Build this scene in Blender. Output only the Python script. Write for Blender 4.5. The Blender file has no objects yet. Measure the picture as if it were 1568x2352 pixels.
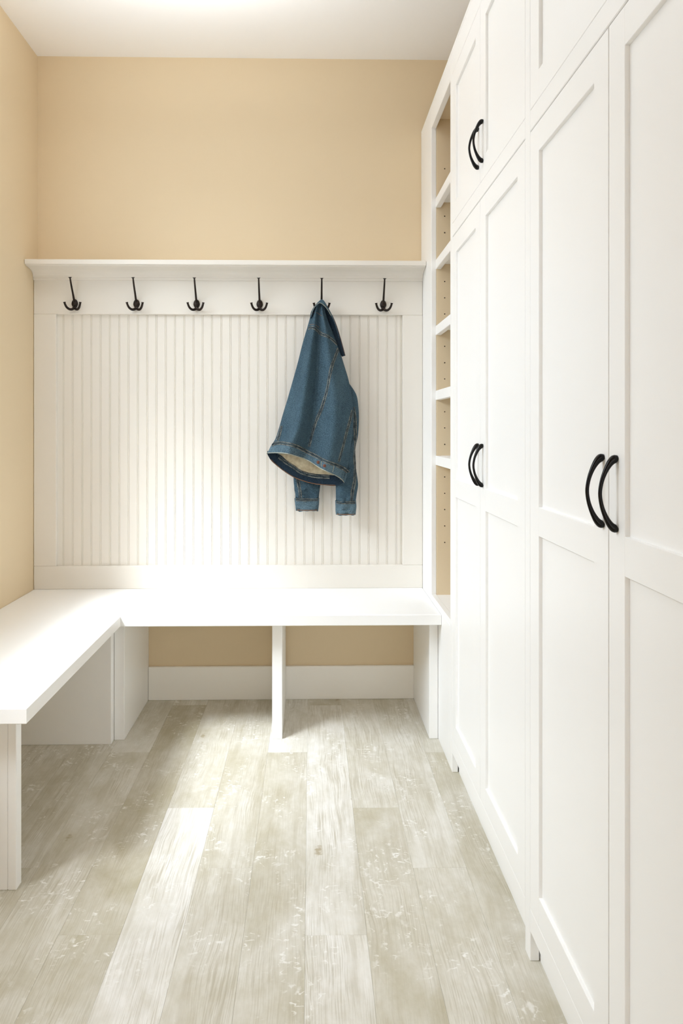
import bpy, bmesh, math, random
from mathutils import Vector, Matrix, noise
from mathutils.bvhtree import BVHTree

random.seed(7)
scene = bpy.context.scene
COL = scene.collection

# ------------------------------------------------------------------ camera
CAM_Z = 1.14
cam_data = bpy.data.cameras.new('camera')
cam_data.sensor_fit = 'VERTICAL'
cam_data.sensor_height = 36.0
cam_data.sensor_width = 24.0
cam_data.lens = 36.0 * 1733.65 / 2352.0
cam_data.shift_x = (784.0 - 746.7) / 2352.0
cam_data.shift_y = -(1176.0 - 985.83) / 2352.0
cam_data.clip_start = 0.02
cam = bpy.data.objects.new('camera', cam_data)
COL.objects.link(cam)
cam.location = (0, 0, CAM_Z)
cam.rotation_euler = (math.radians(90), 0, -0.0195)
scene.camera = cam

# ------------------------------------------------------------------ daylight and added fill lamps
world = bpy.data.worlds.new('sky')
scene.world = world
world.use_nodes = True
bgn = world.node_tree.nodes['Background']
bgn.inputs['Color'].default_value = (0.80, 0.90, 1.0, 1)
bgn.inputs['Strength'].default_value = 1.0

sun_data = bpy.data.lights.new('soft_sun', 'SUN')
sun_data.energy = 3.3
sun_data.angle = math.radians(15)
sun_data.color = (0.88, 0.94, 1.0)
sun = bpy.data.objects.new('soft_sun', sun_data)
COL.objects.link(sun)
sun.location = (-3, -1.5, 4)
sun.rotation_euler = Vector((0.545, 0.60, -1.0)).to_track_quat('-Z', 'Y').to_euler()

WIN_Y0, WIN_Y1, WIN_Z0, WIN_Z1 = 0.98, 2.66, 1.08, 2.36
day_data = bpy.data.lights.new('window_daylight', 'AREA')
day_data.shape = 'RECTANGLE'
day_data.size = WIN_Z1 - WIN_Z0
day_data.size_y = WIN_Y1 - WIN_Y0
day_data.energy = 2.5
day_data.color = (0.74, 0.87, 1.0)
day = bpy.data.objects.new('window_daylight', day_data)
COL.objects.link(day)
day.location = (-1.36, (WIN_Y0 + WIN_Y1) / 2, (WIN_Z0 + WIN_Z1) / 2)
day.rotation_euler = (0, math.radians(-90), 0)

sky_data = bpy.data.lights.new('high_sky_daylight', 'AREA')
sky_data.shape = 'RECTANGLE'
sky_data.size = 2.6
sky_data.size_y = 3.4
sky_data.energy = 290.0
sky_data.color = (0.80, 0.90, 1.0)
sky = bpy.data.objects.new('high_sky_daylight', sky_data)
COL.objects.link(sky)
sky.location = (-3.0, 0.9, 3.9)
sky.rotation_euler = (Vector((-0.6, 1.7, 1.0)) - sky.location).to_track_quat('-Z', 'Y').to_euler()

up_data = bpy.data.lights.new('ceiling_fill', 'AREA')      # added fill above the frame, no fixture there, brightens the ceiling
up_data.shape = 'DISK'
up_data.size = 0.8
up_data.energy = 7.2
up_data.spread = math.radians(180)
up_data.color = (0.93, 0.96, 1.0)
up = bpy.data.objects.new('ceiling_fill', up_data)
COL.objects.link(up)
up.location = (-0.40, 2.15, 2.45)
up.rotation_euler = (math.radians(180), 0, 0)

rear_data = bpy.data.lights.new('rear_fill', 'AREA')   # added soft fill behind the viewer, before a solid wall
rear_data.shape = 'RECTANGLE'
rear_data.size = 0.9
rear_data.size_y = 1.9
rear_data.energy = 8.0
rear_data.color = (0.92, 0.96, 1.0)
dl = bpy.data.objects.new('rear_fill', rear_data)
COL.objects.link(dl)
dl.location = (0.05, -1.3, 1.0)
dl.rotation_euler = (math.radians(90), 0, 0)

scene.view_settings.view_transform = 'Standard'
scene.view_settings.look = 'None'
scene.view_settings.gamma = 1.0
scene.view_settings.use_curve_mapping = False
scene.view_settings.exposure = 0.38
scene.cycles.max_bounces = 14
scene.cycles.diffuse_bounces = 10
scene.cycles.glossy_bounces = 4

# ------------------------------------------------------------------ materials
def srgb(r, g, b):
    f = lambda c: (c / 255 / 12.92) if c / 255 <= 0.04045 else ((c / 255 + 0.055) / 1.055) ** 2.4
    return (f(r), f(g), f(b), 1)

def new_mat(name):
    m = bpy.data.materials.new(name)
    m.use_nodes = True
    nt = m.node_tree
    b = nt.nodes['Principled BSDF']
    return m, nt, b

def N(nt, kind, **kw):
    n = nt.nodes.new(kind)
    for k, v in kw.items():
        setattr(n, k, v)
    return n

def mathn(nt, op, a, b=None, c=None, clamp=False):
    n = nt.nodes.new('ShaderNodeMath')
    n.operation = op
    n.use_clamp = clamp
    for i, v in enumerate((a, b, c)):
        if v is None:
            continue
        if isinstance(v, (int, float)):
            n.inputs[i].default_value = v
        else:
            nt.links.new(v, n.inputs[i])
    return n.outputs[0]

def mixc(nt, fac, a, b, blend='MIX'):
    n = nt.nodes.new('ShaderNodeMix')
    n.data_type = 'RGBA'
    n.blend_type = blend
    for sock, v in ((n.inputs[0], fac), (n.inputs[6], a), (n.inputs[7], b)):
        if isinstance(v, (int, float)):
            sock.default_value = v
        elif isinstance(v, tuple):
            sock.default_value = v
        else:
            nt.links.new(v, sock)
    return n.outputs[2]

def ramp(nt, fac, stops):
    n = nt.nodes.new('ShaderNodeValToRGB')
    e = n.color_ramp.elements
    while len(e) < len(stops):
        e.new(0.5)
    for el, (p, c) in zip(e, stops):
        el.position = p
        el.color = c if isinstance(c, tuple) else (c, c, c, 1)
    nt.links.new(fac, n.inputs[0])
    return n.outputs[0]

def noise_tex(nt, vec, scale, detail=3, rough=0.5, dist=0.0):
    n = nt.nodes.new('ShaderNodeTexNoise')
    n.inputs['Scale'].default_value = scale
    n.inputs['Detail'].default_value = detail
    n.inputs['Roughness'].default_value = rough
    n.inputs['Distortion'].default_value = dist
    if vec is not None:
        nt.links.new(vec, n.inputs['Vector'])
    return n.outputs[0]

def mapping(nt, vec, scale=(1, 1, 1), loc=(0, 0, 0)):
    n = nt.nodes.new('ShaderNodeMapping')
    n.inputs['Scale'].default_value = scale
    n.inputs['Location'].default_value = loc
    nt.links.new(vec, n.inputs['Vector'])
    return n.outputs[0]

def bump(nt, b, height, strength, distance):
    n = nt.nodes.new('ShaderNodeBump')
    n.inputs['Strength'].default_value = strength
    n.inputs['Distance'].default_value = distance
    nt.links.new(height, n.inputs['Height'])
    nt.links.new(n.outputs[0], b.inputs['Normal'])

def paint(name, color, rough, bump_scale=180, bump_str=0.05, var=0.02):
    m, nt, b = new_mat(name)
    tc = N(nt, 'ShaderNodeTexCoord')
    n = noise_tex(nt, tc.outputs['Object'], 2.5, 3)
    dark = tuple(c * (1 - var) for c in color[:3]) + (1,)
    col = mixc(nt, n, dark, color)
    nt.links.new(col, b.inputs['Base Color'])
    b.inputs['Roughness'].default_value = rough
    h = noise_tex(nt, tc.outputs['Object'], bump_scale, 2)
    bump(nt, b, h, bump_str, 0.002)
    return m

M_white = paint('white_cabinet_paint', srgb(245, 244, 242), 0.42, 60, 0.02, 0.01)
M_trim = paint('white_trim_paint', srgb(247, 244, 238), 0.45, 60, 0.02, 0.01)
M_panel = paint('cream_panel_paint', srgb(229, 224, 215), 0.45, 60, 0.02, 0.01)
M_bench = paint('white_bench_paint', srgb(245, 244, 242), 0.38, 60, 0.02, 0.01)
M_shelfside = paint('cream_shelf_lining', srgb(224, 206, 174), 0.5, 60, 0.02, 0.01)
M_tan = paint('tan_wall_paint', srgb(222, 203, 170), 0.75, 220, 0.08, 0.02)
M_ceil = paint('ceiling_paint', srgb(246, 245, 244), 0.85, 220, 0.06, 0.01)
M_dark = paint('gap_shade_brown', srgb(150, 122, 90), 0.8)  # carcass colour, dark so the door gaps look shaded
M_hole = paint('pin_hole_dark', srgb(60, 44, 32), 0.8)
M_slab = paint('subfloor', srgb(168, 158, 138), 0.9)

def metal(name, color, rough):
    m, nt, b = new_mat(name)
    tc = N(nt, 'ShaderNodeTexCoord')
    n = noise_tex(nt, tc.outputs['Object'], 90, 3)
    col = mixc(nt, n, tuple(c * 0.7 for c in color[:3]) + (1,), tuple(min(1, c * 1.3) for c in color[:3]) + (1,))
    nt.links.new(col, b.inputs['Base Color'])
    b.inputs['Metallic'].default_value = 0.6
    b.inputs['Roughness'].default_value = rough
    bump(nt, b, noise_tex(nt, tc.outputs['Object'], 300, 2), 0.06, 0.001)
    return m
M_bronze = metal('oil_rubbed_bronze', srgb(42, 32, 26), 0.42)
M_black = metal('black_pull_metal', srgb(22, 20, 19), 0.25)
M_copper = metal('copper_button', srgb(112, 72, 58), 0.5)

def plank_material():
    m, nt, b = new_mat('whitewashed_oak')
    tc = N(nt, 'ShaderNodeTexCoord')
    oi = N(nt, 'ShaderNodeObjectInfo')
    off = N(nt, 'ShaderNodeVectorMath', operation='SCALE')
    comb = N(nt, 'ShaderNodeCombineXYZ')
    for i, k in enumerate((37.0, 53.0, 71.0)):
        nt.links.new(mathn(nt, 'MULTIPLY', oi.outputs['Random'], k), comb.inputs[i])
    add = N(nt, 'ShaderNodeVectorMath', operation='ADD')
    nt.links.new(tc.outputs['Object'], add.inputs[0])
    nt.links.new(comb.outputs[0], add.inputs[1])
    v = add.outputs[0]
    sep = N(nt, 'ShaderNodeSeparateColor')
    nt.links.new(oi.outputs['Color'], sep.inputs[0])
    tone = sep.outputs[0]        # 0 = beige plank, 1 = pale plank
    # broad cloudy whitewash, a bit stretched along the board
    cloud = noise_tex(nt, mapping(nt, v, (8, 3.2, 1)), 1.0, 5, 0.6, 0.8)
    cloud = ramp(nt, cloud, [(0.33, 0.0), (0.66, 1.0)])
    mot = ramp(nt, noise_tex(nt, mapping(nt, v, (34, 20, 1)), 1.0, 4, 0.65), [(0.34, 0.0), (0.68, 1.0)])
    f = mathn(nt, 'ADD', mathn(nt, 'MULTIPLY', cloud, 0.44), mathn(nt, 'MULTIPLY_ADD', tone, 0.95, -0.25))
    f = mathn(nt, 'ADD', f, mathn(nt, 'MULTIPLY_ADD', mot, 0.20, -0.06), clamp=True)
    base = mixc(nt, f, srgb(180, 172, 148), srgb(229, 226, 220))
    # fine open grain, wavering a little
    warp = noise_tex(nt, mapping(nt, v, (7, 2.2, 1)), 1.0, 2)
    comb2 = N(nt, 'ShaderNodeCombineXYZ')
    nt.links.new(mathn(nt, 'MULTIPLY', warp, 0.045), comb2.inputs[0])
    add2 = N(nt, 'ShaderNodeVectorMath', operation='ADD')
    nt.links.new(v, add2.inputs[0]); nt.links.new(comb2.outputs[0], add2.inputs[1])
    gr = noise_tex(nt, mapping(nt, add2.outputs[0], (430, 9, 1)), 1.0, 3, 0.6)
    gline = ramp(nt, gr, [(0.38, 1.0), (0.54, 0.0)])
    gmask = ramp(nt, noise_tex(nt, mapping(nt, v, (14, 4, 1)), 1.0, 2), [(0.34, 0.15), (0.66, 1.0)])
    base = mixc(nt, mathn(nt, 'MULTIPLY', mathn(nt, 'MULTIPLY', gline, gmask), 0.55), base, srgb(164, 154, 128))
    # a few broader cathedral streaks
    st = noise_tex(nt, mapping(nt, add2.outputs[0], (42, 2.4, 1)), 1.0, 2)
    st = ramp(nt, st, [(0.54, 0.0), (0.72, 1.0)])
    base = mixc(nt, mathn(nt, 'MULTIPLY', st, 0.30), base, srgb(166, 156, 130))
    # knots
    vo = N(nt, 'ShaderNodeTexVoronoi', feature='F1')
    vo.inputs['Scale'].default_value = 1.0
    nt.links.new(mapping(nt, add2.outputs[0], (8, 4.2, 0)), vo.inputs['Vector'])
    kd = mathn(nt, 'ADD', vo.outputs['Distance'], mathn(nt, 'MULTIPLY_ADD', noise_tex(nt, v, 75, 3), 0.22, -0.05))
    knot = ramp(nt, kd, [(0.11, 1.0), (0.17, 0.0)])
    sepk = N(nt, 'ShaderNodeSeparateColor')
    nt.links.new(vo.outputs['Color'], sepk.inputs[0])
    gate = mathn(nt, 'GREATER_THAN', sepk.outputs[0], 0.72)
    base = mixc(nt, mathn(nt, 'MULTIPLY', mathn(nt, 'MULTIPLY', knot, gate), 0.75), base, srgb(158, 142, 108))
    # pale ray flecks, short curls across the grain and small limed patches
    fv = mapping(nt, v, (30, 52, 1))
    fn = N(nt, 'ShaderNodeTexVoronoi', feature='DISTANCE_TO_EDGE')
    fn.inputs['Scale'].default_value = 1.0
    wob = N(nt, 'ShaderNodeTexNoise'); wob.inputs['Scale'].default_value = 0.7; wob.inputs['Detail'].default_value = 3
    nt.links.new(fv, wob.inputs['Vector'])
    wadd = N(nt, 'ShaderNodeVectorMath', operation='MULTIPLY_ADD')
    nt.links.new(wob.outputs['Color'], wadd.inputs[0]); wadd.inputs[1].default_value = (2.2, 2.2, 0)
    nt.links.new(fv, wadd.inputs[2])
    nt.links.new(wadd.outputs[0], fn.inputs['Vector'])
    fl = ramp(nt, fn.outputs['Distance'], [(0.012, 1.0), (0.09, 0.0)])
    fmask = ramp(nt, noise_tex(nt, mapping(nt, v, (10, 6, 1)), 1.0, 3), [(0.50, 0.0), (0.62, 1.0)])
    fmask2 = ramp(nt, noise_tex(nt, mapping(nt, v, (52, 58, 1)), 1.0, 1), [(0.54, 0.0), (0.60, 1.0)])
    fl = mathn(nt, 'MULTIPLY', mathn(nt, 'MULTIPLY', fl, fmask), fmask2)
    patch = ramp(nt, noise_tex(nt, mapping(nt, v, (40, 22, 1)), 1.0, 3, 0.6), [(0.60, 0.0), (0.70, 0.75)])
    fl = mathn(nt, 'MAXIMUM', fl, mathn(nt, 'MULTIPLY', patch, fmask))
    base = mixc(nt, mathn(nt, 'MULTIPLY', fl, 0.8), base, srgb(238, 236, 232))
    nt.links.new(base, b.inputs['Base Color'])
    b.inputs['Roughness'].default_value = 0.5
    b.inputs['Specular IOR Level'].default_value = 0.35
    bump(nt, b, gr, 0.12, 0.001)
    return m
M_plank = plank_material()

def denim_material(name, c_dark, c_light, wear=0.5, edge=False):
    m, nt, b = new_mat(name)
    tc = N(nt, 'ShaderNodeTexCoord')
    v = tc.outputs['Object']
    big = noise_tex(nt, mapping(nt, v, (14, 14, 7)), 1.0, 3, 0.55)
    big = ramp(nt, big, [(0.36, 0.0), (0.66, 1.0)])
    base = mixc(nt, mathn(nt, 'MULTIPLY', big, wear), c_dark, c_light)
    mott = ramp(nt, noise_tex(nt, mapping(nt, v, (90, 90, 60)), 1.0, 4, 0.7), [(0.38, 0.0), (0.64, 1.0)])
    base = mixc(nt, mathn(nt, 'MULTIPLY', mott, wear * 0.45), base, c_light)
    slub = noise_tex(nt, mapping(nt, v, (620, 620, 420)), 1.0, 3, 0.75)
    base = mixc(nt, 0.62, base, mixc(nt, ramp(nt, slub, [(0.38, 0.0), (0.62, 1.0)]), tuple(c * 0.34 for c in c_dark[:3]) + (1,), tuple(min(1, c * 1.7) for c in c_light[:3]) + (1,)))
    nt.links.new(base, b.inputs['Base Color'])
    b.inputs['Roughness'].default_value = 0.92
    b.inputs['Specular IOR Level'].default_value = 0.15
    h = mathn(nt, 'ADD', slub, mathn(nt, 'MULTIPLY', noise_tex(nt, v, 60, 3), 1.4))
    bump(nt, b, h, 0.55, 0.004)
    return m
M_denim = denim_material('denim', srgb(38, 56, 70), srgb(76, 99, 112), 0.85)
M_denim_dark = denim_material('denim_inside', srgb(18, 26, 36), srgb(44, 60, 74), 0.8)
M_denim_band = denim_material('denim_worn_band', srgb(32, 50, 66), srgb(100, 124, 136), 1.0)

def seam_material():
    m, nt, b = new_mat('felled_seam')
    uv = N(nt, 'ShaderNodeUVMap'); uv.uv_map = 'UVMap'
    sp = N(nt, 'ShaderNodeSeparateXYZ')
    nt.links.new(uv.outputs[0], sp.inputs[0])
    u, v = sp.outputs[0], sp.outputs[1]     # u in metres along the seam, v across 0..1
    jit = noise_tex(nt, uv.outputs[0], 90, 3)
    puck = mathn(nt, 'SINE', mathn(nt, 'ADD', mathn(nt, 'MULTIPLY', u, 950), mathn(nt, 'MULTIPLY', jit, 14)))
    puck = mathn(nt, 'MULTIPLY_ADD', puck, 0.5, 0.5)
    big = ramp(nt, noise_tex(nt, mapping(nt, uv.outputs[0], (55, 1.5, 1)), 1.0, 2), [(0.35, 0.25), (0.65, 1.0)])
    base = mixc(nt, mathn(nt, 'MULTIPLY', puck, big), srgb(26, 38, 50), srgb(112, 126, 128))
    # two rows of tan thread, partly sunk in the cloth
    d = mathn(nt, 'ABSOLUTE', mathn(nt, 'SUBTRACT', mathn(nt, 'ABSOLUTE', mathn(nt, 'SUBTRACT', v, 0.5)), 0.36))
    row = mathn(nt, 'LESS_THAN', d, 0.085)
    dash = mathn(nt, 'GREATER_THAN', mathn(nt, 'SINE', mathn(nt, 'MULTIPLY_ADD', u, 2300, mathn(nt, 'MULTIPLY', jit, 5))), -0.35)
    base = mixc(nt, mathn(nt, 'MULTIPLY', mathn(nt, 'MULTIPLY', row, dash), mathn(nt, 'MULTIPLY', big, 0.75)), base, srgb(204, 196, 176))
    nt.links.new(base, b.inputs['Base Color'])
    b.inputs['Roughness'].default_value = 0.95
    b.inputs['Specular IOR Level'].default_value = 0.1
    bump(nt, b, puck, 0.5, 0.002)
    return m
M_seam = seam_material()

def cloth(name, c1, c2):
    m, nt, b = new_mat(name)
    tc = N(nt, 'ShaderNodeTexCoord')
    n = noise_tex(nt, tc.outputs['Object'], 55, 3)
    nt.links.new(mixc(nt, n, c1, c2), b.inputs['Base Color'])
    b.inputs['Roughness'].default_value = 0.95
    bump(nt, b, n, 0.5, 0.004)
    return m
M_lining = cloth('cream_lining', srgb(150, 124, 84), srgb(244, 236, 206))
M_thread = cloth('tan_thread', srgb(112, 84, 66), srgb(150, 124, 100))
M_hem = cloth('frayed_pale_edge', srgb(128, 132, 122), srgb(188, 186, 168))
M_rust = cloth('rust_worn_edge', srgb(92, 62, 44), srgb(150, 112, 84))

# ------------------------------------------------------------------ mesh helpers
WORLD = {}     # object name -> world origin (no rotations are used on parents)

def link(o, parent, origin):
    COL.objects.link(o)
    WORLD[o.name] = Vector(origin)
    if parent is not None:
        o.parent = parent
        o.location = Vector(origin) - WORLD[parent.name]
    else:
        o.location = origin
    return o

def empty(name, loc, label, cat, group=None):
    o = bpy.data.objects.new(name, None)
    o.empty_display_size = 0.1
    link(o, None, loc)
    o['label'] = label; o['category'] = cat
    if group: o['group'] = group
    return o

def finish(name, bm, mat, parent=None, label=None, smooth=False, origin=None, kind=None):
    """bm holds world coordinates"""
    if origin is None:
        xs = [v.co for v in bm.verts]
        lo = Vector((min(c.x for c in xs), min(c.y for c in xs), min(c.z for c in xs)))
        hi = Vector((max(c.x for c in xs), max(c.y for c in xs), max(c.z for c in xs)))
        origin = (lo + hi) / 2
    bmesh.ops.translate(bm, verts=bm.verts, vec=-Vector(origin))
    me = bpy.data.meshes.new(name)
    bm.normal_update()
    bm.to_mesh(me); bm.free()
    for mm in (mat if isinstance(mat, list) else [mat]):
        me.materials.append(mm)
    if smooth:
        me.polygons.foreach_set('use_smooth', [True] * len(me.polygons))
    o = bpy.data.objects.new(name, me)
    link(o, parent, origin)
    if label: o['label'] = label
    if kind: o['kind'] = kind
    return o

def bx(bm, x0, x1, y0, y1, z0, z1, bev=0.0):
    r = bmesh.ops.create_cube(bm, size=1)
    vs = r['verts']
    for v in vs:
        v.co = Vector((x0 if v.co.x < 0 else x1, y0 if v.co.y < 0 else y1, z0 if v.co.z < 0 else z1))
    if bev > 0:
        es = list({e for v in vs for e in v.link_edges})
        bmesh.ops.bevel(bm, geom=es, offset=bev, segments=1, affect='EDGES', profile=0.5)

def box(name, x0, x1, y0, y1, z0, z1, mat, parent=None, bev=0.0015, label=None, kind=None):
    bm = bmesh.new()
    bx(bm, x0, x1, y0, y1, z0, z1, bev)
    return finish(name, bm, mat, parent, label, kind=kind)

def prism(bm, pts, axis, a0, a1):
    """closed 2-D polygon pushed along an axis; pts are the other two coordinates in xyz order"""
    def co(p, a):
        if axis == 'x': return Vector((a, p[0], p[1]))
        if axis == 'y': return Vector((p[0], a, p[1]))
        return Vector((p[0], p[1], a))
    A = [bm.verts.new(co(p, a0)) for p in pts]
    B = [bm.verts.new(co(p, a1)) for p in pts]
    n = len(pts)
    for i in range(n):
        bm.faces.new((A[i], A[(i + 1) % n], B[(i + 1) % n], B[i]))
    bm.faces.new(A[::-1]); bm.faces.new(B)
    bmesh.ops.recalc_face_normals(bm, faces=bm.faces)

def catmull(pts, n):
    """n samples along a Catmull-Rom spline through tuples of any length"""
    k = len(pts); out = []
    for i in range(n):
        t = i / (n - 1) * (k - 1)
        j = min(int(t), k - 2); f = t - j
        p0, p1, p2, p3 = pts[max(j - 1, 0)], pts[j], pts[j + 1], pts[min(j + 2, k - 1)]
        out.append(tuple(0.5 * (2 * b + (c - a) * f + (2 * a - 5 * b + 4 * c - d) * f * f + (3 * b - a - 3 * c + d) * f ** 3)
                         for a, b, c, d in zip(p0, p1, p2, p3)))
    return out

def sweep(bm, path, radii, seg=12, flat=None, cap=True):
    """tube along world points; flat = (axis vector, factor) squashes the section along an axis"""
    rings = []
    prev = None
    for i, p in enumerate(path):
        a = path[max(i - 1, 0)]; b = path[min(i + 1, len(path) - 1)]
        t = (Vector(b) - Vector(a)).normalized()
        if prev is None:
            ref = Vector((0, 0, 1)) if abs(t.z) < 0.9 else Vector((1, 0, 0))
            n = t.cross(ref).normalized()
        else:
            n = (prev - t * prev.dot(t)).normalized()
        prev = n
        bnm = t.cross(n)
        ring = []
        for k in range(seg):
            an = 2 * math.pi * k / seg
            d = (n * math.cos(an) + bnm * math.sin(an)) * radii[i]
            if flat:
                ax = Vector(flat[0]); d -= ax * d.dot(ax) * (1 - flat[1])
            ring.append(bm.verts.new(Vector(p) + d))
        rings.append(ring)
    for i in range(len(rings) - 1):
        for k in range(seg):
            bm.faces.new((rings[i][k], rings[i][(k + 1) % seg], rings[i + 1][(k + 1) % seg], rings[i + 1][k]))
    if cap:
        bm.faces.new(rings[0][::-1]); bm.faces.new(rings[-1])
    bmesh.ops.recalc_face_normals(bm, faces=bm.faces)

# ------------------------------------------------------------------ room shell
XL, XR, YB, YF, ZC = -1.149, 1.08, 3.20, -1.35, 2.71
T = 0.15

floor = box('floor', XL - T, XR + T, YF - T, YB + T, -0.12, -0.008, M_slab, None, 0, kind='structure')
floor['label'] = 'pale whitewashed oak plank floor'
box('ceiling', XL - T, XR + T, YF - T, YB + T, ZC, ZC + 0.12, M_ceil, None, 0, kind='structure')['label'] = 'plain white ceiling'
box('wall_back', XL - T, XR + T, YB, YB + T, -0.008, ZC, M_tan, None, 0, kind='structure')['label'] = 'tan painted wall above the white hook panel'
box('wall_right', XR, XR + T, YF, YB, -0.008, ZC, M_tan, None, 0, kind='structure')
box('wall_front', XL - T, XR + T, YF - T, YF, -0.008, ZC, M_tan, None, 0, kind='structure')
bm = bmesh.new()
bx(bm, XL - T, XL, YF, YB, -0.008, WIN_Z0)
bx(bm, XL - T, XL, YF, YB, WIN_Z1, ZC)
bx(bm, XL - T, XL, YF, WIN_Y0, WIN_Z0, WIN_Z1)
bx(bm, XL - T, XL, WIN_Y1, YB, WIN_Z0, WIN_Z1)
finish('wall_left', bm, M_tan, kind='structure')['label'] = 'tan painted wall on the left above the bench'
# window in the left wall, just out of frame, that lets the daylight in
bm = bmesh.new()
bx(bm, XL - T, XL + 0.004, WIN_Y0, WIN_Y1, WIN_Z0, WIN_Z0 + 0.02)
bx(bm, XL - T, XL + 0.004, WIN_Y0, WIN_Y1, WIN_Z1 - 0.02, WIN_Z1)
bx(bm, XL - T, XL + 0.004, WIN_Y0, WIN_Y0 + 0.02, WIN_Z0 + 0.02, WIN_Z1 - 0.02)
bx(bm, XL - T, XL + 0.004, WIN_Y1 - 0.02, WIN_Y1, WIN_Z0 + 0.02, WIN_Z1 - 0.02)
win = finish('window_1', bm, M_trim, kind='structure')
for nm, a in (('casing', (WIN_Y0 - 0.07, WIN_Y1 + 0.07, WIN_Z1, WIN_Z1 + 0.07)), ('casing', (WIN_Y0 - 0.07, WIN_Y0, WIN_Z0, WIN_Z1)),
              ('casing', (WIN_Y1, WIN_Y1 + 0.07, WIN_Z0, WIN_Z1)), ('sill', (WIN_Y0 - 0.07, WIN_Y1 + 0.07, WIN_Z0 - 0.03, WIN_Z0))):
    box(nm, XL, XL + 0.014, a[0], a[1], a[2], a[3], M_trim, win)
box('baseboard_back', -0.681, 0.437, YB - 0.016, YB, 0, 0.140, M_trim, None, 0.002, kind='structure')['label'] = 'white baseboard under the bench'
box('baseboard_left', XL, XL + 0.016, YF, 1.87, 0, 0.140, M_trim, None, 0.002, kind='structure')

# ------------------------------------------------------------------ floor planks
PW, PL, PX = 0.139, 1.416, -0.012
phase = {0: 1.70, -1: 2.665, -2: 1.966, -3: 2.28, -4: 1.712, -5: 2.676, -6: 1.976, -7: 2.30, -8: 1.70, -9: 2.65, 1: 2.27, 2: 1.956, 3: 2.655, 4: 1.70, 5: 2.3, 6: 1.96, 7: 2.66}
tone_set = {(0, 1): 0.80, (0, 0): 0.82, (-1, 1): 0.85, (-1, 0): 0.42, (-3, 0): 0.88, (-3, 1): 0.45, (-2, 1): 0.42, (-2, 0): 0.48, (-4, 1): 0.22, (-4, 0): 0.30,
            (-5, 1): 0.62, (-5, 0): 0.42, (1, 0): 0.40, (1, 1): 0.62, (2, 0): 0.46, (2, 1): 0.58, (3, 0): 0.40, (3, 1): 0.6, (-6, 0): 0.4, (-6, 1): 0.45}
for c, ph in phase.items():
    x0 = max(PX + PW * c, XL); x1 = min(PX + PW * (c + 1), XR)
    if x1 - x0 < 0.01: continue
    for k in range(-4, 3):
        y0 = ph + PL * (k - 1); y1 = ph + PL * k          # k = 0 ends at the joint in view, k = 1 starts there
        y0 = max(y0, YF); y1 = min(y1, YB)
        if y1 - y0 < 0.01: continue
        p = box('plank', x0 + 0.0001, x1 - 0.0001, y0 + 0.0001, y1 - 0.0001, -0.008, 0.0, M_plank, floor, 0.0004)
        tn = tone_set.get((c, k), random.uniform(0.3, 0.65))
        p.color = (tn, random.random(), 0, 1)

# ------------------------------------------------------------------ hook panel on the back wall
ZB = 0.475                 # bench top
PF = 3.155                 # panel face
FX = 0.47                  # cabinet face
panel = empty('hook_panel', (-0.34, 3.18, ZB), 'white beadboard wall panel with a flat hook rail, standing on the back of the bench', 'wall panel')
Xp0, Xp1 = XL + 0.001, FX - 0.001
box('hook_rail', Xp0, Xp1, PF, YB - 0.001, 1.618, 1.7665, M_panel, panel, 0.002)
box('bottom_rail', Xp0, Xp1, PF, YB - 0.001, ZB, 0.571, M_panel, panel, 0.002)
box('stile', Xp0, -1.055, PF, YB - 0.001, 0.571, 1.618, M_panel, panel, 0.002)
box('stile', 0.385, Xp1, PF, YB - 0.001, 0.571, 1.618, M_panel, panel, 0.002)
BF = 3.170                 # beadboard face
def bead_strip(x0, x1):
    w = x1 - x0
    b0 = x1 - 0.0062        # the bead sits at the right edge between two grooves
    pts = [(x0, BF), (x0, YB - 0.004), (x1, YB - 0.004), (x1, BF + 0.0022)]
    if w > 0.02:
        pts += [(x1 - 0.0015, BF + 0.0022)]
        cx, r = b0 + 0.0029, 0.0021
        for k in range(7):
            a = math.pi * k / 6
            pts.append((cx + r * math.cos(a), BF + 0.0022 - 0.0022 * math.sin(a)))
        pts += [(b0, BF + 0.0022), (b0 - 0.0012, BF)]
    else:
        pts += [(x1 - 0.0012, BF + 0.0022), (x1 - 0.002, BF)]
    bm = bmesh.new()
    prism(bm, [(p[0], p[1]) for p in pts], 'z', 0.571, 1.618)
    return finish('bead_strip', bm, M_panel, panel)
xs = [-1.055, -1.0265]
while xs[-1] < 0.385 - 0.01:
    xs.append(min(xs[-1] + 0.03862, 0.385))
for a, b in zip(xs[:-1], xs[1:]):
    bead_strip(a, b)
crown = empty('crown_shelf', (-0.34, 3.15, 1.766), 'long white ledge shelf with crown moulding above the row of coat hooks', 'shelf')
box('shelf_board', Xp0, Xp1, 3.051, YB - 0.001, 1.803, 1.823, M_panel, crown, 0.002)
bm = bmesh.new()
prof = [(YB - 0.002, 1.803), (3.066, 1.803), (3.068, 1.800), (3.096, 1.7985)]
for k in range(8):
    a = k / 7 * math.pi / 2
    prof.append((3.104 + 0.042 * math.sin(a), 1.770 + 0.027 * math.cos(a) ** 1.0))
prof += [(3.149, 1.769), (3.149, 1.760), (PF - 0.0005, 1.758), (PF - 0.0005, 1.767), (YB - 0.002, 1.767)]
prism(bm, prof, 'x', Xp0, Xp1)
finish('crown_moulding', bm, M_panel, crown)

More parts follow.
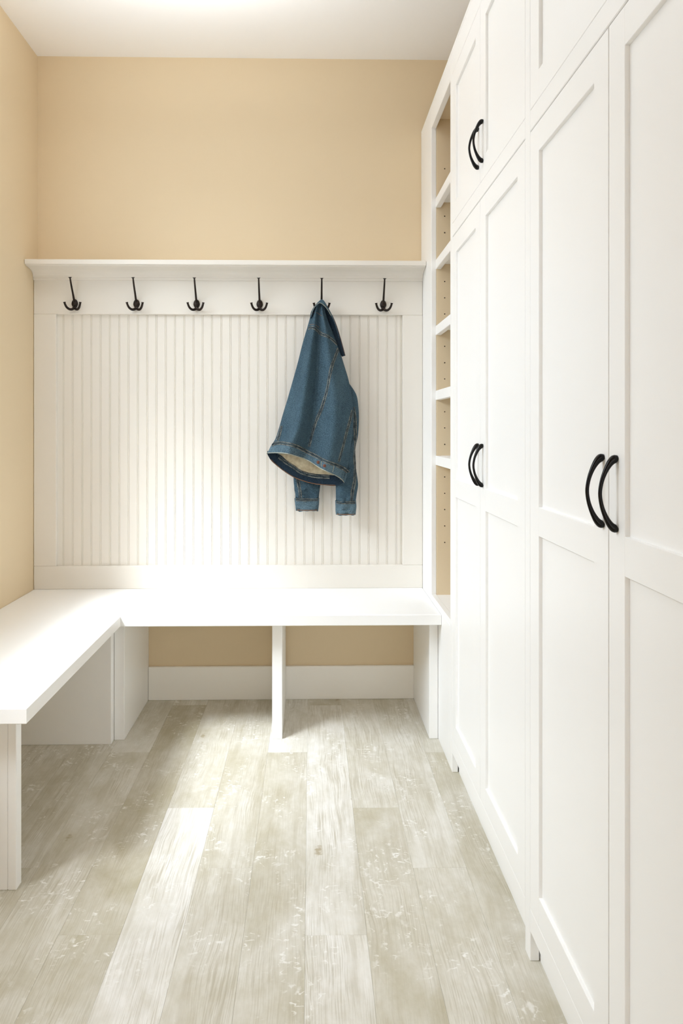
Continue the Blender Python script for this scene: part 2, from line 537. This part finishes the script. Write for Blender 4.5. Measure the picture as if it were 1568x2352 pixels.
# ------------------------------------------------------------------ coat hooks
def make_hook(x, label):
    g = 'black triple coat hooks on the white rail'
    yb, z = PF, 1.660
    t = empty('coat_hook', (x, yb, z), label, 'coat hook', g)
    # back plate: a shield narrow at the bottom
    bm = bmesh.new()
    out = []
    for k in range(24):
        a = 2 * math.pi * k / 24
        sx = 0.0135 * math.cos(a); sz = 0.021 * math.sin(a)
        if sz < 0: sx *= 1 - 0.55 * (-sz / 0.021) ** 1.3
        out.append((sx, sz))
    rings = []
    for s, d in ((1.0, 0.0), (1.0, 0.003), (0.86, 0.0065), (0.55, 0.0095), (0.2, 0.011)):
        rings.append([bm.verts.new(Vector((x + p[0] * s, yb - d, z - 0.001 + p[1] * s))) for p in out])
    for i in range(len(rings) - 1):
        for k in range(24):
            bm.faces.new((rings[i][k], rings[i][(k + 1) % 24], rings[i + 1][(k + 1) % 24], rings[i + 1][k]))
    bm.faces.new(rings[-1]); bm.faces.new(rings[0][::-1])
    bmesh.ops.recalc_face_normals(bm, faces=bm.faces)
    finish('back_plate', bm, M_bronze, t, smooth=True)
    # tall upper arm with a flared tip
    bm = bmesh.new()
    path = catmull([(0.004, 0.004), (0.014, 0.018), (0.028, 0.040), (0.045, 0.064), (0.0565, 0.083), (0.0625, 0.094), (0.0645, 0.0985)], 22)
    rad = []
    for i in range(22):
        f = i / 21
        r = 0.0048 * (1 - f) + 0.0027 * f if f < 0.8 else 0.0029
        if f > 0.84: r = 0.0029 + (f - 0.84) / 0.16 * 0.0048
        rad.append(r)
    sweep(bm, [(x, yb - p[0], z + p[1]) for p in path], rad, 12)
    finish('upper_arm', bm, M_bronze, t, smooth=True)
    for s in (-1, 1):
        bm = bmesh.new()
        path = catmull([(0.000, 0.005, -0.012), (0.006, 0.009, -0.022), (0.016, 0.017, -0.0245), (0.025, 0.026, -0.018), (0.0305, 0.032, -0.006), (0.0325, 0.034, 0.003)], 18)
        rad = [0.0058 - 0.0018 * i / 17 + (0.0012 if i > 15 else 0) for i in range(18)]
        sweep(bm, [(x + s * p[0], yb - p[1], z + p[2]) for p in path], rad, 10)
        finish('lower_prong', bm, M_bronze, t, smooth=True)
    for dz in (0.010, -0.010):
        bm = bmesh.new()
        r = bmesh.ops.create_uvsphere(bm, u_segments=10, v_segments=6, radius=0.0032)
        for v in bm.verts: v.co = Vector((x + v.co.x + 0.002, yb - 0.0095 + v.co.y * 0.6, z + dz + v.co.z))
        finish('screw', bm, M_black, t, smooth=True)
    return t
hook_x = [-0.978, -0.723, -0.474, -0.212, 0.046, 0.304]
hook_labels = ['black triple coat hook at the left end of the white rail, nearest the tan wall',
               'second black triple coat hook from the left end of the rail',
               'third black triple coat hook from the left end of the rail',
               'empty black triple coat hook next to the jacket on its left side',
               'black triple coat hook that the denim jacket hangs from',
               'black triple coat hook at the right end of the rail beside the open shelves']
proto = make_hook(hook_x[0], hook_labels[0])
for x, lb in zip(hook_x[1:], hook_labels[1:]):
    c = proto.copy(); COL.objects.link(c)
    c.location.x = x; c['label'] = lb
    for ch in proto.children:
        d = ch.copy(); COL.objects.link(d); d.parent = c

# ------------------------------------------------------------------ bench
BT = 0.437
bench = empty('corner_bench', (-0.34, 2.95, 0), 'white L-shaped built-in bench running along the back and left walls', 'bench')
bm = bmesh.new()
L = [(XL + 0.001, 1.811), (-0.676, 1.811), (-0.676, 2.698), (FX - 0.001, 2.698), (FX - 0.001, YB - 0.001), (XL + 0.001, YB - 0.001)]
prism(bm, L, 'z', BT, ZB)
bmesh.ops.bevel(bm, geom=[e for e in bm.edges if abs(e.verts[0].co.z - e.verts[1].co.z) < 1e-6], offset=0.002, segments=1, affect='EDGES')
finish('bench_top', bm, M_bench, bench)
box('divider', -0.141, -0.104, 2.778, YB - 0.017, 0, BT, M_bench, bench)
box('end_panel', 0.437, FX - 0.001, 2.771, YB - 0.001, 0, BT, M_bench, bench)
box('side_panel', -0.7199, -0.682, 2.7815, YB - 0.001, 0, BT, M_bench, bench)
box('closing_panel', XL + 0.001, -0.720, 2.744, 2.782, 0, BT, M_bench, bench)
box('leg_panel', XL + 0.001, -0.7485, 1.881, 1.913, 0, BT, M_bench, bench)
box('leg_stile', -0.748, -0.7265, 1.8805, 1.913, 0, BT, M_bench, bench)

# ------------------------------------------------------------------ cabinets on the right
CT = 2.3926                # cabinet top
FT = 0.02                  # face frame and door thickness
BX = XR - 0.002
G = 0.0015

# open shelf unit
unit = empty('open_shelf_unit', (0.75, 2.86, 0), 'tall white open shelf unit with five adjustable shelves beside the hook panel', 'shelf unit')
UY0, UY1 = 2.499, YB - 0.002
OY0, OY1 = 2.531, 2.932     # opening
OZ0, OZ1 = 0.497, 2.313
box('stile', FX, FX + FT, OY1, UY1, 0, CT, M_white, unit)
box('stile', FX, FX + FT, UY0, OY0, 0, CT, M_white, unit)
box('top_rail', FX, FX + FT, OY0, OY1, OZ1, CT, M_white, unit)
box('bottom_panel', FX, FX + FT, OY0, OY1, 0, OZ0 - 0.018, M_white, unit)
box('opening_sill', FX, FX + FT, OY0, OY1, OZ0 - 0.018, OZ0, M_white, unit)
box('side_panel', FX + FT, BX, OY1, OY1 + 0.02, 0.05, CT - 0.02, M_shelfside, unit)
box('side_panel', FX + FT, BX, OY0 - 0.022, OY0 - 0.002, 0.05, CT - 0.02, M_shelfside, unit)
box('back_panel', BX - 0.01, BX, OY0 - 0.002, OY1, 0.05, CT - 0.02, M_shelfside, unit)
box('bottom_board', FX + FT, BX - 0.01, OY0 - 0.002, OY1, OZ0 - 0.02, OZ0 - 0.002, M_white, unit)
box('top_board', FX, BX, UY0, UY1, CT, CT + 0.012, M_white, unit)
box('soffit_board', FX + FT, BX - 0.01, OY0 - 0.002, OY1, CT - 0.045, CT - 0.021, M_shelfside, unit)
for z in (2.021, 1.781, 1.524, 1.2715, 1.0185):
    s = box('shelf', FX + FT + 0.018, BX - 0.012, OY0 - 0.001, OY1 - 0.001, z + 0.002, z + 0.019, M_white, unit)
    box('shelf_nosing', FX + FT - 0.003, FX + FT + 0.018, OY0 - 0.001, OY1 - 0.001, z - 0.018, z + 0.0185, M_white, s)
hole_bm = None
hz = [2.155, 1.970, 1.906, 1.7155, 1.652, 1.589, 1.463, 1.399, 1.336, 1.208, 1.145, 1.081, 0.954, 0.890, 0.827, 0.763, 0.699]
for z in hz:
    bm = bmesh.new()
    bmesh.ops.create_circle(bm, cap_ends=True, segments=12, radius=0.0025)
    r = bmesh.ops.extrude_face_region(bm, geom=bm.faces[:])
    bmesh.ops.translate(bm, verts=[v for v in r['geom'] if isinstance(v, bmesh.types.BMVert)], vec=(0, 0, -0.004))
    bmesh.ops.transform(bm, matrix=Matrix.Translation((0.5225, OY1 + 0.0032, z)) @ Matrix.Rotation(math.radians(-90), 4, 'X'), verts=bm.verts)
    bmesh.ops.recalc_face_normals(bm, faces=bm.faces)
    finish('pin_hole', bm, M_hole, unit)

def pull(door, y, z):
    """bow pull standing on the door face"""
    bm = bmesh.new()
    half = [(0.000, -0.0520, 0.0060), (0.004, -0.0530, 0.0066), (0.0105, -0.0470, 0.0053), (0.0175, -0.0345, 0.0039), (0.0232, -0.0185, 0.0032)]
    full = half + [(0.0258, 0.0, 0.0030)] + [(a, -b, r) for a, b, r in half[::-1]]
    pts = catmull(full, 49)
    sweep(bm, [(FX - 0.0005 - p[0], y, z + p[1]) for p in pts], [p[2] for p in pts], 14)
    finish('pull_handle', bm, M_black, door, label='black bow handle', smooth=True)

def door(root, name, y0, y1, z0, z1, mids, pull_at, top_gap=0.0):
    """flush shaker door; y0 < y1; mids = list of (z0, z1) middle rails; pull_at = (y, z)"""
    S = 0.060
    y0 += G; y1 -= G; z0 += 0.0006; z1 -= G + top_gap
    bm = bmesh.new()
    b = 0.0007
    bx(bm, FX, FX + FT, y0, y0 + S, z0, z1, b)
    bx(bm, FX, FX + FT, y1 - S, y1, z0, z1, b)
    rails = [(z0, z0 + S)] + mids + [(z1 - S, z1)]
    for a, c in rails:
        bx(bm, FX + 0.0001, FX + FT, y0 + S - 0.001, y1 - S + 0.001, a, c, b)
    d = finish(name, bm, M_white, root)
    for (a, c), (e, f) in zip(rails[:-1], rails[1:]):
        box('door_panel', FX + 0.0075, FX + 0.0155, y0 + S - 0.004, y1 - S + 0.004, c - 0.004, e + 0.004, M_white, d, 0)
    if pull_at: pull(d, *pull_at)
    return d

def tall_cabinet(loc, label, ya, yb, stiles, ycen):
    """ya < yb outer edges; stiles = (near width, far width)"""
    c = empty('tall_cabinet', loc, label, 'cabinet', 'tall white cabinets on the right')
    d0, d1 = ya + stiles[0], yb - stiles[1]
    DZ0, LZ1, UZ0, UZ1 = 0.113, 1.778, 1.822, 2.318
    if stiles[0]: box('stile', FX, FX + FT, ya, d0, 0, CT, M_white, c)
    if stiles[1]: box('stile', FX, FX + FT, d1, yb, 0, CT, M_white, c)
    box('top_rail', FX, FX + FT, d0, d1, UZ1, CT, M_white, c)
    box('middle_rail', FX, FX + FT, d0, d1, LZ1, UZ0, M_white, c)
    box('bottom_rail', FX, FX + FT, d0, d1, 0.066, DZ0, M_white, c, 0.0005)
    box('toe_kick', FX + 0.0226, FX + 0.04, ya + (0.0 if not stiles[0] else 0.001), yb, 0, 0.10, M_white, c, 0)
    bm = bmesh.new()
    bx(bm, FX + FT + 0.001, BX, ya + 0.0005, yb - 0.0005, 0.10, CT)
    finish('carcass', bm, M_dark, c, label='cabinet box behind the doors, brown to shade the door gaps')
    box('top_board', FX, BX, ya, yb, CT, CT + 0.012, M_white, c)
    for (y0, y1, sgn) in ((d0, ycen, 1), (ycen, d1, -1)):
        py = ycen + (-0.033 if sgn > 0 else 0.021)
        door(c, 'lower_door', y0, y1, DZ0, LZ1, [(0.919, 0.979)], (py, 1.041), 0.002)
        door(c, 'upper_door', y0, y1, UZ0, UZ1, [], (py, 1.9255))
    return c
tall_cabinet((0.78, 2.07, 0), 'white four-door tall cabinet between the open shelves and the nearer cabinet', 1.6085, 2.498, (0.0365, 0.0), 2.082)
tall_cabinet((0.78, 1.16, 0), 'white four-door tall cabinet nearest the viewer, cut by the right edge', 0.72, 1.608, (0.036, 0.0), 1.182)

# ------------------------------------------------------------------ denim jacket
JY = 3.05
U = 1 / 568.0
def J(u, v):
    """jacket pattern units (1/568 m) to metres in the plane of the wall"""
    return (0.044 + (u - 738) * U, CAM_Z - (v - 985.8) * U)
def curve_eval(tab, t):
    for a, b in zip(tab[:-1], tab[1:]):
        if t <= b[0]:
            f = (t - a[0]) / (b[0] - a[0])
            f = f * 1.0
            return tuple(p + (q - p) * f for p, q in zip(a[1:], b[1:]))
    return tab[-1][1:]
jacket = empty('denim_jacket', (0.02, 3.07, 1.66), 'blue denim jacket hanging by its collar from the fifth hook', 'jacket')

L_sil = [(731, 694), (720, 706), (713, 724), (705, 752), (694, 790), (684, 830), (673, 870), (661, 912), (649, 952), (640, 984), (632, 1008), (622, 1024), (613, 1042)]
R_sil = [(743, 694), (747, 708), (752, 728), (760, 750), (769, 772), (778, 797), (786, 822), (794, 848), (801, 872), (808, 905), (812, 940), (812, 975), (808, 1012), (801, 1060), (791, 1109)]
near_hem = [(613, 1042), (636, 1041), (661, 1042), (684, 1049), (707, 1058), (730, 1072), (753, 1083.7), (776, 1096), (791, 1109)]
far_hem = [(613, 1042), (621, 1057), (634, 1070), (652, 1084), (675, 1098.6), (698, 1107.8), (721, 1113.5), (744, 1116), (771, 1117), (791, 1109)]
NU, NV = 56, 90
Lc = catmull(L_sil, NV); Rc = catmull(R_sil, NV)
def resample_x(tab, n):
    """points of a hem at even steps from its left to its right end"""
    pts = catmull(tab, 200); out = []
    x0, x1 = pts[0][0], pts[-1][0]
    for i in range(n):
        x = x0 + (x1 - x0) * i / (n - 1)
        j = min(range(len(pts)), key=lambda k: abs(pts[k][0] - x))
        out.append((x, pts[j][1]))
    return out
Hn = resample_x(near_hem, NU); Hf = resample_x(far_hem, NU)
def section_depth(u, v):
    e = max(0.0, 1 - (2 * u - 1) ** 2)
    return (0.016 + 0.055 * v ** 0.9) * e ** 0.55
def folds(u, v):
    # broad vertical folds that start at the collar and open towards the hem
    c = 0.5 + 0.5 * math.cos(2 * math.pi * (u - 0.22 - 0.05 * v) / 0.50)
    f = (0.060 * c ** 1.6 - 0.030) * (0.22 + 0.78 * v ** 0.8)
    f -= 0.013 * math.exp(-((u - 0.43 - 0.04 * v) / 0.035) ** 2) * (0.3 + 0.7 * v)
    f += 0.005 * math.cos(2 * math.pi * (u * 3.1 + 0.3 * v)) * v
    f *= math.sin(math.pi * min(max(u, 0.0), 1.0)) ** 0.7
    return f
def sheet_point(i, k, side, extra=0.0):
    u = i / (NU - 1); v = k / (NV - 1)
    l, r = Lc[k], Rc[k]
    H = Hn if side < 0 else Hf
    x = l[0] + (r[0] - l[0]) * u
    y = l[1] + (r[1] - l[1]) * u
    hl = Hn[0][1] + (Hn[-1][1] - Hn[0][1]) * u
    w = v ** 2.2 if side < 0 else v ** 3.0
    y += w * (H[i][1] - hl)
    X, Z = J(x, y)
    n = noise.noise(Vector((u * 5, v * 7, 1.3 + side))) * 0.005 * (0.3 + v) * min(1, 6 * u * (1 - u) * 4)
    if side < 0:
        d = section_depth(u, v) * 1.0 + folds(u, v) + n
        Y = 3.078 - 0.012 * v - max(d, 0.001 if 0 < u < 1 else 0) - extra
    else:
        d = section_depth(u, v) * 0.46 + n
        Y = 3.078 - 0.012 * v + d - extra
    return Vector((X, Y, Z))
bm = bmesh.new()
near = [[bm.verts.new(sheet_point(i, k, -1)) for i in range(NU)] for k in range(NV)]
far = [[near[k][i] if i in (0, NU - 1) else bm.verts.new(sheet_point(i, k, 1)) for i in range(NU)] for k in range(NV)]
for k in range(NV - 1):
    for i in range(NU - 1):
        bm.faces.new((near[k][i], near[k][i + 1], near[k + 1][i + 1], near[k + 1][i]))
        bm.faces.new((far[k][i], far[k + 1][i], far[k + 1][i + 1], far[k][i + 1]))
for i in range(NU - 1):                                     # close the ridge under the collar
    bm.faces.new((near[0][i], far[0][i], far[0][i + 1], near[0][i + 1])) if 0 < i < NU - 2 else None
bmesh.ops.recalc_face_normals(bm, faces=bm.faces)
body_tree = BVHTree.FromBMesh(bm)
body = finish('body', bm, M_denim, jacket, smooth=True)

def on_surface(tree, u, v, lift):
    X, Z = J(u, v)
    h = tree.ray_cast(Vector((X, 2.6, Z)), Vector((0, 1, 0)))
    if h[0] is None:
        h2 = tree.find_nearest(Vector((X, 3.04, Z)))
        return h2[0] + Vector((0, -lift, 0)), Vector((0, -1, 0))
    n = h[1] if h[1].y < 0 else -h[1]
    return h[0] + n * lift, n

def ribbon(name, tree, pts, width, mat, parent, lift=0.0012, label=None, crown=0.0008):
    """strip of cloth laid along a curve on a surface, with UVs in metres"""
    n = max(6, int(sum(math.dist(a, b) for a, b in zip(pts[:-1], pts[1:])) / 3))
    cp = catmull(pts, n)
    cen = [on_surface(tree, p[0], p[1], lift) for p in cp]
    bm = bmesh.new(); uvl = bm.loops.layers.uv.new('UVMap')
    rows = []; s = 0.0; us = []
    for i, (p, nn) in enumerate(cen):
        a = cen[max(i - 1, 0)][0]; b = cen[min(i + 1, n - 1)][0]
        t = (b - a).normalized(); side = t.cross(nn).normalized()
        if i: s += (p - cen[i - 1][0]).length
        us.append(s)
        row = []
        for q in (-0.5, -0.25, 0, 0.25, 0.5):
            wob = 1 + 0.12 * noise.noise(Vector((s * 60, q, 0)))
            pos = p + side * (q * width * wob)
            X = Vector((pos.x, 2.6, pos.z))
            h = tree.ray_cast(X, Vector((0, 1, 0)))
            if h[0] is not None and abs(h[0].y - pos.y) < 0.012:
                pos.y = h[0].y - lift
            pos += nn * (crown * (1 - (2 * q) ** 2))
            row.append(bm.verts.new(pos))
        rows.append(row)
    for i in range(n - 1):
        for q in range(4):
            f = bm.faces.new((rows[i][q], rows[i + 1][q], rows[i + 1][q + 1], rows[i][q + 1]))
            for lp, (uu, vv) in zip(f.loops, ((us[i], q / 4), (us[i + 1], q / 4), (us[i + 1], (q + 1) / 4), (us[i], (q + 1) / 4))):
                lp[uvl].uv = (uu, vv)
    bmesh.ops.recalc_face_normals(bm, faces=bm.faces)
    return finish(name, bm, mat, parent, label, smooth=True)

SW = 7.6 * U
yoke = [(708, 753), (717, 753), (727, 758), (738, 766), (750, 773), (762, 780), (769, 785.5), (774, 791)]
princess = [(777, 800), (770, 818), (762, 840), (756, 868), (750, 900), (739, 936), (727, 966), (718, 995), (710, 1026)]
side = [(809, 942), (803, 966), (795, 995), (786, 1028), (777, 1060)]
leftside = [(647, 978), (643, 994), (637, 1012)]
for pts in (yoke, princess, side, leftside):
    ribbon('seam', body_tree, pts, SW, M_seam, body, label='felled seam with two rows of tan stitching')
ribbon('stitch_line', body_tree, [(711, 745), (721, 746), (732, 751)], 1.0 * U, M_thread, body)
ribbon('stitch_line', body_tree, [(719, 717), (730, 719), (740, 726)], 0.8 * U, M_thread, body)

# waistband: near strip, far strip, hem edges, lining
near_band_top = [(625, 1019), (634, 1014), (652, 1014), (675, 1018), (698, 1029.7), (721, 1041), (744, 1052.7), (767, 1061.8), (788, 1072), (800, 1081)]
bandt = resample_x(near_band_top, NU)
def band_sheet(name, top, bot, tree_side, lift, mat, parent, rows=7, thick=True, label=None):
    bm = bmesh.new(); grid = []
    for i in range(NU):
        col = []
        for k in range(rows):
            f = k / (rows - 1)
            x = top[i][0] + (bot[i][0] - top[i][0]) * f
            y = top[i][1] + (bot[i][1] - top[i][1]) * f
            X, Z = J(x, y)
            X0 = Vector((X, 2.6 if tree_side < 0 else 3.3, Z))
            h = body_tree.ray_cast(X0, Vector((0, 1 if tree_side < 0 else -1, 0)))
            if h[0] is not None: Y = h[0].y
            else:
                Y = body_tree.find_nearest(Vector((X, 3.03 if tree_side < 0 else 3.1, Z)))[0].y
            puck = 0.0012 * math.sin(x * 0.8 + 3 * noise.noise(Vector((x * .1, y * .1, 0)))) * (1 - f * .6) + 0.0016 * noise.noise(Vector((x * .16, y * .3, 4)))
            col.append(bm.verts.new((X, Y - lift - puck, Z)))
        grid.append(col)
    for i in range(NU - 1):
        for k in range(rows - 1):
            bm.faces.new((grid[i][k], grid[i + 1][k], grid[i + 1][k + 1], grid[i][k + 1]))
    bmesh.ops.recalc_face_normals(bm, faces=bm.faces)
    tree = BVHTree.FromBMesh(bm)
    return finish(name, bm, mat, parent, label, smooth=True), tree
hemn = resample_x(near_hem, NU)
wb, wb_tree = band_sheet('waistband', bandt, [(p[0], p[1] - 0.3) for p in hemn], -1, 0.0035, M_denim_band, jacket, label='worn lighter blue waistband')
ribbon('seam', wb_tree, [(p[0], p[1] + 4) for p in near_band_top], 8 * U, M_seam, wb, label='puckered seam joining waistband to body')
ribbon('hem_edge', wb_tree, [(p[0], p[1] - 1.2) for p in near_hem], 1.7 * U, M_hem, wb, lift=0.002, label='frayed pale hem edge')
far_top = [(613.5, 1036), (630, 1040), (640, 1046), (656, 1058.4), (675, 1070), (693, 1082), (721, 1089.5), (757, 1092), (775, 1095), (791, 1106)]
fh = resample_x(far_hem, NU); ft = resample_x(far_top, NU)
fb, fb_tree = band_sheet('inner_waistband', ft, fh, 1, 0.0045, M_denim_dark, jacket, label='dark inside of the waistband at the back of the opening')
ribbon('seam', fb_tree, [(640, 1050), (656, 1063), (675, 1075), (693, 1087), (721, 1095), (757, 1097)], 8 * U, M_seam, fb)
ribbon('hem_edge', fb_tree, [(p[0], p[1] - 1.2) for p in far_hem[1:-1]], 1.7 * U, M_rust, fb, lift=0.002, label='rust brown worn hem edge')
lt = [(694 + (p[0] - 694) * 0.52, p[1] - 50) for p in ft]
band_sheet('lining', lt, [(695 + (p[0] - 695) * 0.86, p[1] + 3) for p in ft], 1, 0.0025, M_lining, jacket, rows=12, label='cream cloth lining seen through the hem opening')
# waist tab and buttons
bm = bmesh.new()
tab = [(735, 1056), (768, 1068), (764, 1085), (735, 1072)]
vs_f = [on_surface(wb_tree, u, v, 0.006)[0] for u, v in tab]; vs_b = [on_surface(wb_tree, u, v, 0.001)[0] for u, v in tab]
A = [bm.verts.new(p) for p in vs_f]; B = [bm.verts.new(p) for p in vs_b]
bm.faces.new(A); bm.faces.new(B[::-1])
for i in range(4): bm.faces.new((A[i], A[(i + 1) % 4], B[(i + 1) % 4], B[i]))
bmesh.ops.recalc_face_normals(bm, faces=bm.faces)
tab_tree = BVHTree.FromBMesh(bm)
tb = finish('waist_tab', bm, M_denim_band, jacket)
for pts in ([(737, 1058.5), (766, 1069.5)], [(766, 1070), (762.5, 1082.5)], [(737, 1059), (737, 1070.5)]):
    ribbon('stitch_line', tab_tree, [pts[0], ((pts[0][0] + pts[1][0]) / 2, (pts[0][1] + pts[1][1]) / 2), pts[1]], 1.3 * U, M_hem, tb, lift=0.0022)
for u, v in ((732, 1060.5), (745.5, 1068.5)):
    p, n = on_surface(wb_tree, u, v, 0.006)
    bm = bmesh.new()
    bmesh.ops.create_uvsphere(bm, u_segments=14, v_segments=8, radius=0.0068)
    for q in bm.verts: q.co = Vector((p.x + q.co.x, p.y - 0.001 + q.co.y * 0.45, p.z + q.co.z))
    finish('button', bm, M_copper, jacket, smooth=True, label='copper button')

# collar: a folded band over the hook with a long wing on the right
def patch(name, upper, lower, y_of, mat, parent, n=30, rows=6, thick=0.003, label=None):
    up = catmull(upper, n); lo = catmull(lower, n)
    bm = bmesh.new(); F = []; Bk = []
    for i in range(n):
        f, b = [], []
        for k in range(rows):
            t = k / (rows - 1)
            u = up[i][0] + (lo[i][0] - up[i][0]) * t; v = up[i][1] + (lo[i][1] - up[i][1]) * t
            X, Z = J(u, v); Y = y_of(i / (n - 1), t, u, v)
            f.append(bm.verts.new((X, Y, Z))); b.append(bm.verts.new((X, Y + thick, Z)))
        F.append(f); Bk.append(b)
    for i in range(n - 1):
        for k in range(rows - 1):
            bm.faces.new((F[i][k], F[i][k + 1], F[i + 1][k + 1], F[i + 1][k]))
            bm.faces.new((Bk[i][k], Bk[i + 1][k], Bk[i + 1][k + 1], Bk[i][k + 1]))
        bm.faces.new((F[i][0], F[i + 1][0], Bk[i + 1][0], Bk[i][0]))
        bm.faces.new((F[i][-1], Bk[i][-1], Bk[i + 1][-1], F[i + 1][-1]))
    for i in (0, n - 1):
        for k in range(rows - 1):
            bm.faces.new((F[i][k], Bk[i][k], Bk[i][k + 1], F[i][k + 1]))
    bmesh.ops.recalc_face_normals(bm, faces=bm.faces)
    tree = BVHTree.FromBMesh(bm)
    return finish(name, bm, mat, parent, label, smooth=False), tree
def collar_y(f, t, u, v):
    return 3.050 - 0.012 * t + 0.010 * abs(2 * f - 1)
cap, cap_tree = patch('collar', [(713, 727), (716, 712), (725, 699), (737, 688), (744, 691), (752, 704), (762, 722), (772, 748), (780, 778)],
                      [(714.5, 728), (719, 714), (726, 702), (735, 697.5), (744, 704), (752, 713.5), (761, 727), (770, 748), (778, 776)],
                      collar_y, M_denim, jacket, label='pale edged collar folded over the hook')
ribbon('hem_edge', cap_tree, [(716, 723), (719, 713), (726, 702), (735, 697.3), (744, 703.5), (752, 713), (760, 726)], 1.3 * U, M_hem, cap, lift=0.0014)
wing, wing_tree = patch('collar_wing', [(745, 698), (755, 710), (765, 726), (773, 745), (781, 770), (788, 795), (793.5, 816)],
                        [(740, 710), (747, 730), (755, 750), (764, 770), (773, 790), (780, 806), (786, 817)],
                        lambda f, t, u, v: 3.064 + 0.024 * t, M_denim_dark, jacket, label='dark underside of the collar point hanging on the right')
ribbon('hem_edge', wing_tree, [(753, 709), (765, 727), (773, 746), (781, 771), (787.5, 795), (793, 815)], 0.6 * U, M_rust, wing, lift=0.0014)
lp_, lp_tree = patch('collar_point', [(712, 727), (714, 716), (719, 708), (725, 703)], [(713.5, 731), (718, 724), (723, 716), (728, 709)],
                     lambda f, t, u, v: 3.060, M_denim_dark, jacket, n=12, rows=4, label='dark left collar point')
# hanging loop of the collar behind the ridge, slung on the hook's root
bm = bmesh.new()
lp = catmull([(731, 700, 3.080), (733, 690, 3.100), (738, 685, 3.118), (743, 690, 3.100), (746, 700, 3.080)], 20)
sweep(bm, [(J(p[0], p[1])[0], p[2], J(p[0], p[1])[1]) for p in lp], [0.0035] * 20, 8)
finish('hanging_loop', bm, M_denim, jacket, smooth=True)

# sleeves
def sleeve(name, rows, yc, depth, cuff_rows, seed, seam, label):
    """rows = (v, left, right) silhouette; the section is an ellipse with creases"""
    def tube(rows, n, seg, dd, amp, jag=0.0):
        rr = catmull(rows, n); bm = bmesh.new(); rings = []
        for i, (v, a, b) in enumerate(rr):
            c = (a + b) / 2; r = (b - a) / 2; ring = []
            for k in range(seg):
                an = 2 * math.pi * k / seg
                X, Z = J(c + r * math.cos(an), v + (jag * noise.noise(Vector((k * .35, seed, 0))) if i == n - 1 else 0))
                cr = amp * noise.noise(Vector((math.cos(an) * 1.2, math.sin(an) * 1.2 + seed, v * 0.055)))
                cr += amp * 0.5 * noise.noise(Vector((math.cos(an) * 2.2, math.sin(an) * 2 + seed * 3, v * 0.12)))
                Y = yc(v) - dd * math.sin(an) * (0.55 + 0.45 * r / 26) + cr * abs(math.sin(an))
                ring.append(bm.verts.new((X, Y, Z)))
            rings.append(ring)
        for i in range(n - 1):
            for k in range(seg):
                bm.faces.new((rings[i][k], rings[i][(k + 1) % seg], rings[i + 1][(k + 1) % seg], rings[i + 1][k]))
        bm.faces.new(rings[0])
        inner = [bm.verts.new(v.co + Vector((0, 0, 0.02))) for v in rings[-1]]
        for k in range(seg):
            bm.faces.new((rings[-1][k], rings[-1][(k + 1) % seg], inner[(k + 1) % seg], inner[k]))
        bmesh.ops.recalc_face_normals(bm, faces=bm.faces)
        return bm
    bm = tube(rows, 60, 36, depth, 0.015)
    tree = BVHTree.FromBMesh(bm)
    s = finish(name, bm, M_denim, jacket, label, smooth=True)
    ribbon('seam', tree, seam, 8 * U, M_seam, s)
    bm = tube(cuff_rows, 14, 36, depth * 1.08, 0.009, 3.0)
    ct = BVHTree.FromBMesh(bm)
    cf = finish('cuff', bm, M_denim_band, s, 'worn cuff', smooth=True)
    v0, a0, b0 = cuff_rows[0]; v1, a1, b1 = cuff_rows[-1]
    q = lambda f, v, a, b: (a + (b - a) * f, v)
    ribbon('seam', ct, [q(f, v0 + 3.5, a0, b0) for f in (0.06, 0.3, 0.5, 0.7, 0.94)], 6.5 * U, M_seam, cf)
    ribbon('hem_edge', ct, [q(f, v1 - 2.5, a1, b1) for f in (0.06, 0.3, 0.5, 0.7, 0.94)], 1.6 * U, M_rust, cf, lift=0.0015)
    return s
sleeve('right_sleeve', [(878, 778, 803), (905, 782, 820), (935, 786, 825), (965, 787, 826), (1000, 786, 824), (1030, 782, 818), (1060, 776, 817), (1090, 774, 821), (1115, 772, 824), (1135, 772, 821), (1156, 772, 818)],
       lambda v: 3.105 - 0.012 * max(0, (v - 1040) / 150), 0.028, [(1152, 770.5, 819), (1165, 771, 820), (1175, 771, 819), (1185, 772, 818)], 2.0,
       [(812, 935), (816, 960), (817, 1000), (815, 1040), (816, 1075), (815, 1105), (810, 1130), (807, 1152)], 'sleeve hanging behind the right side of the jacket')
sleeve('left_sleeve', [(960, 690, 738), (1000, 684, 740), (1040, 678, 740), (1080, 674, 739), (1105, 673, 738), (1125, 675, 735), (1140, 677, 733), (1152, 677, 732)],
       lambda v: 3.143 - 0.012 * min(1, max(0, (v - 1100) / 50)), 0.013 , [(1148, 675.5, 733.5), (1160, 676.5, 733), (1170, 677.5, 732), (1178, 678.5, 731)], 5.0,
       [(681, 1098), (685, 1115), (688, 1130), (690, 1147)], 'lower end of the left sleeve below the hem')
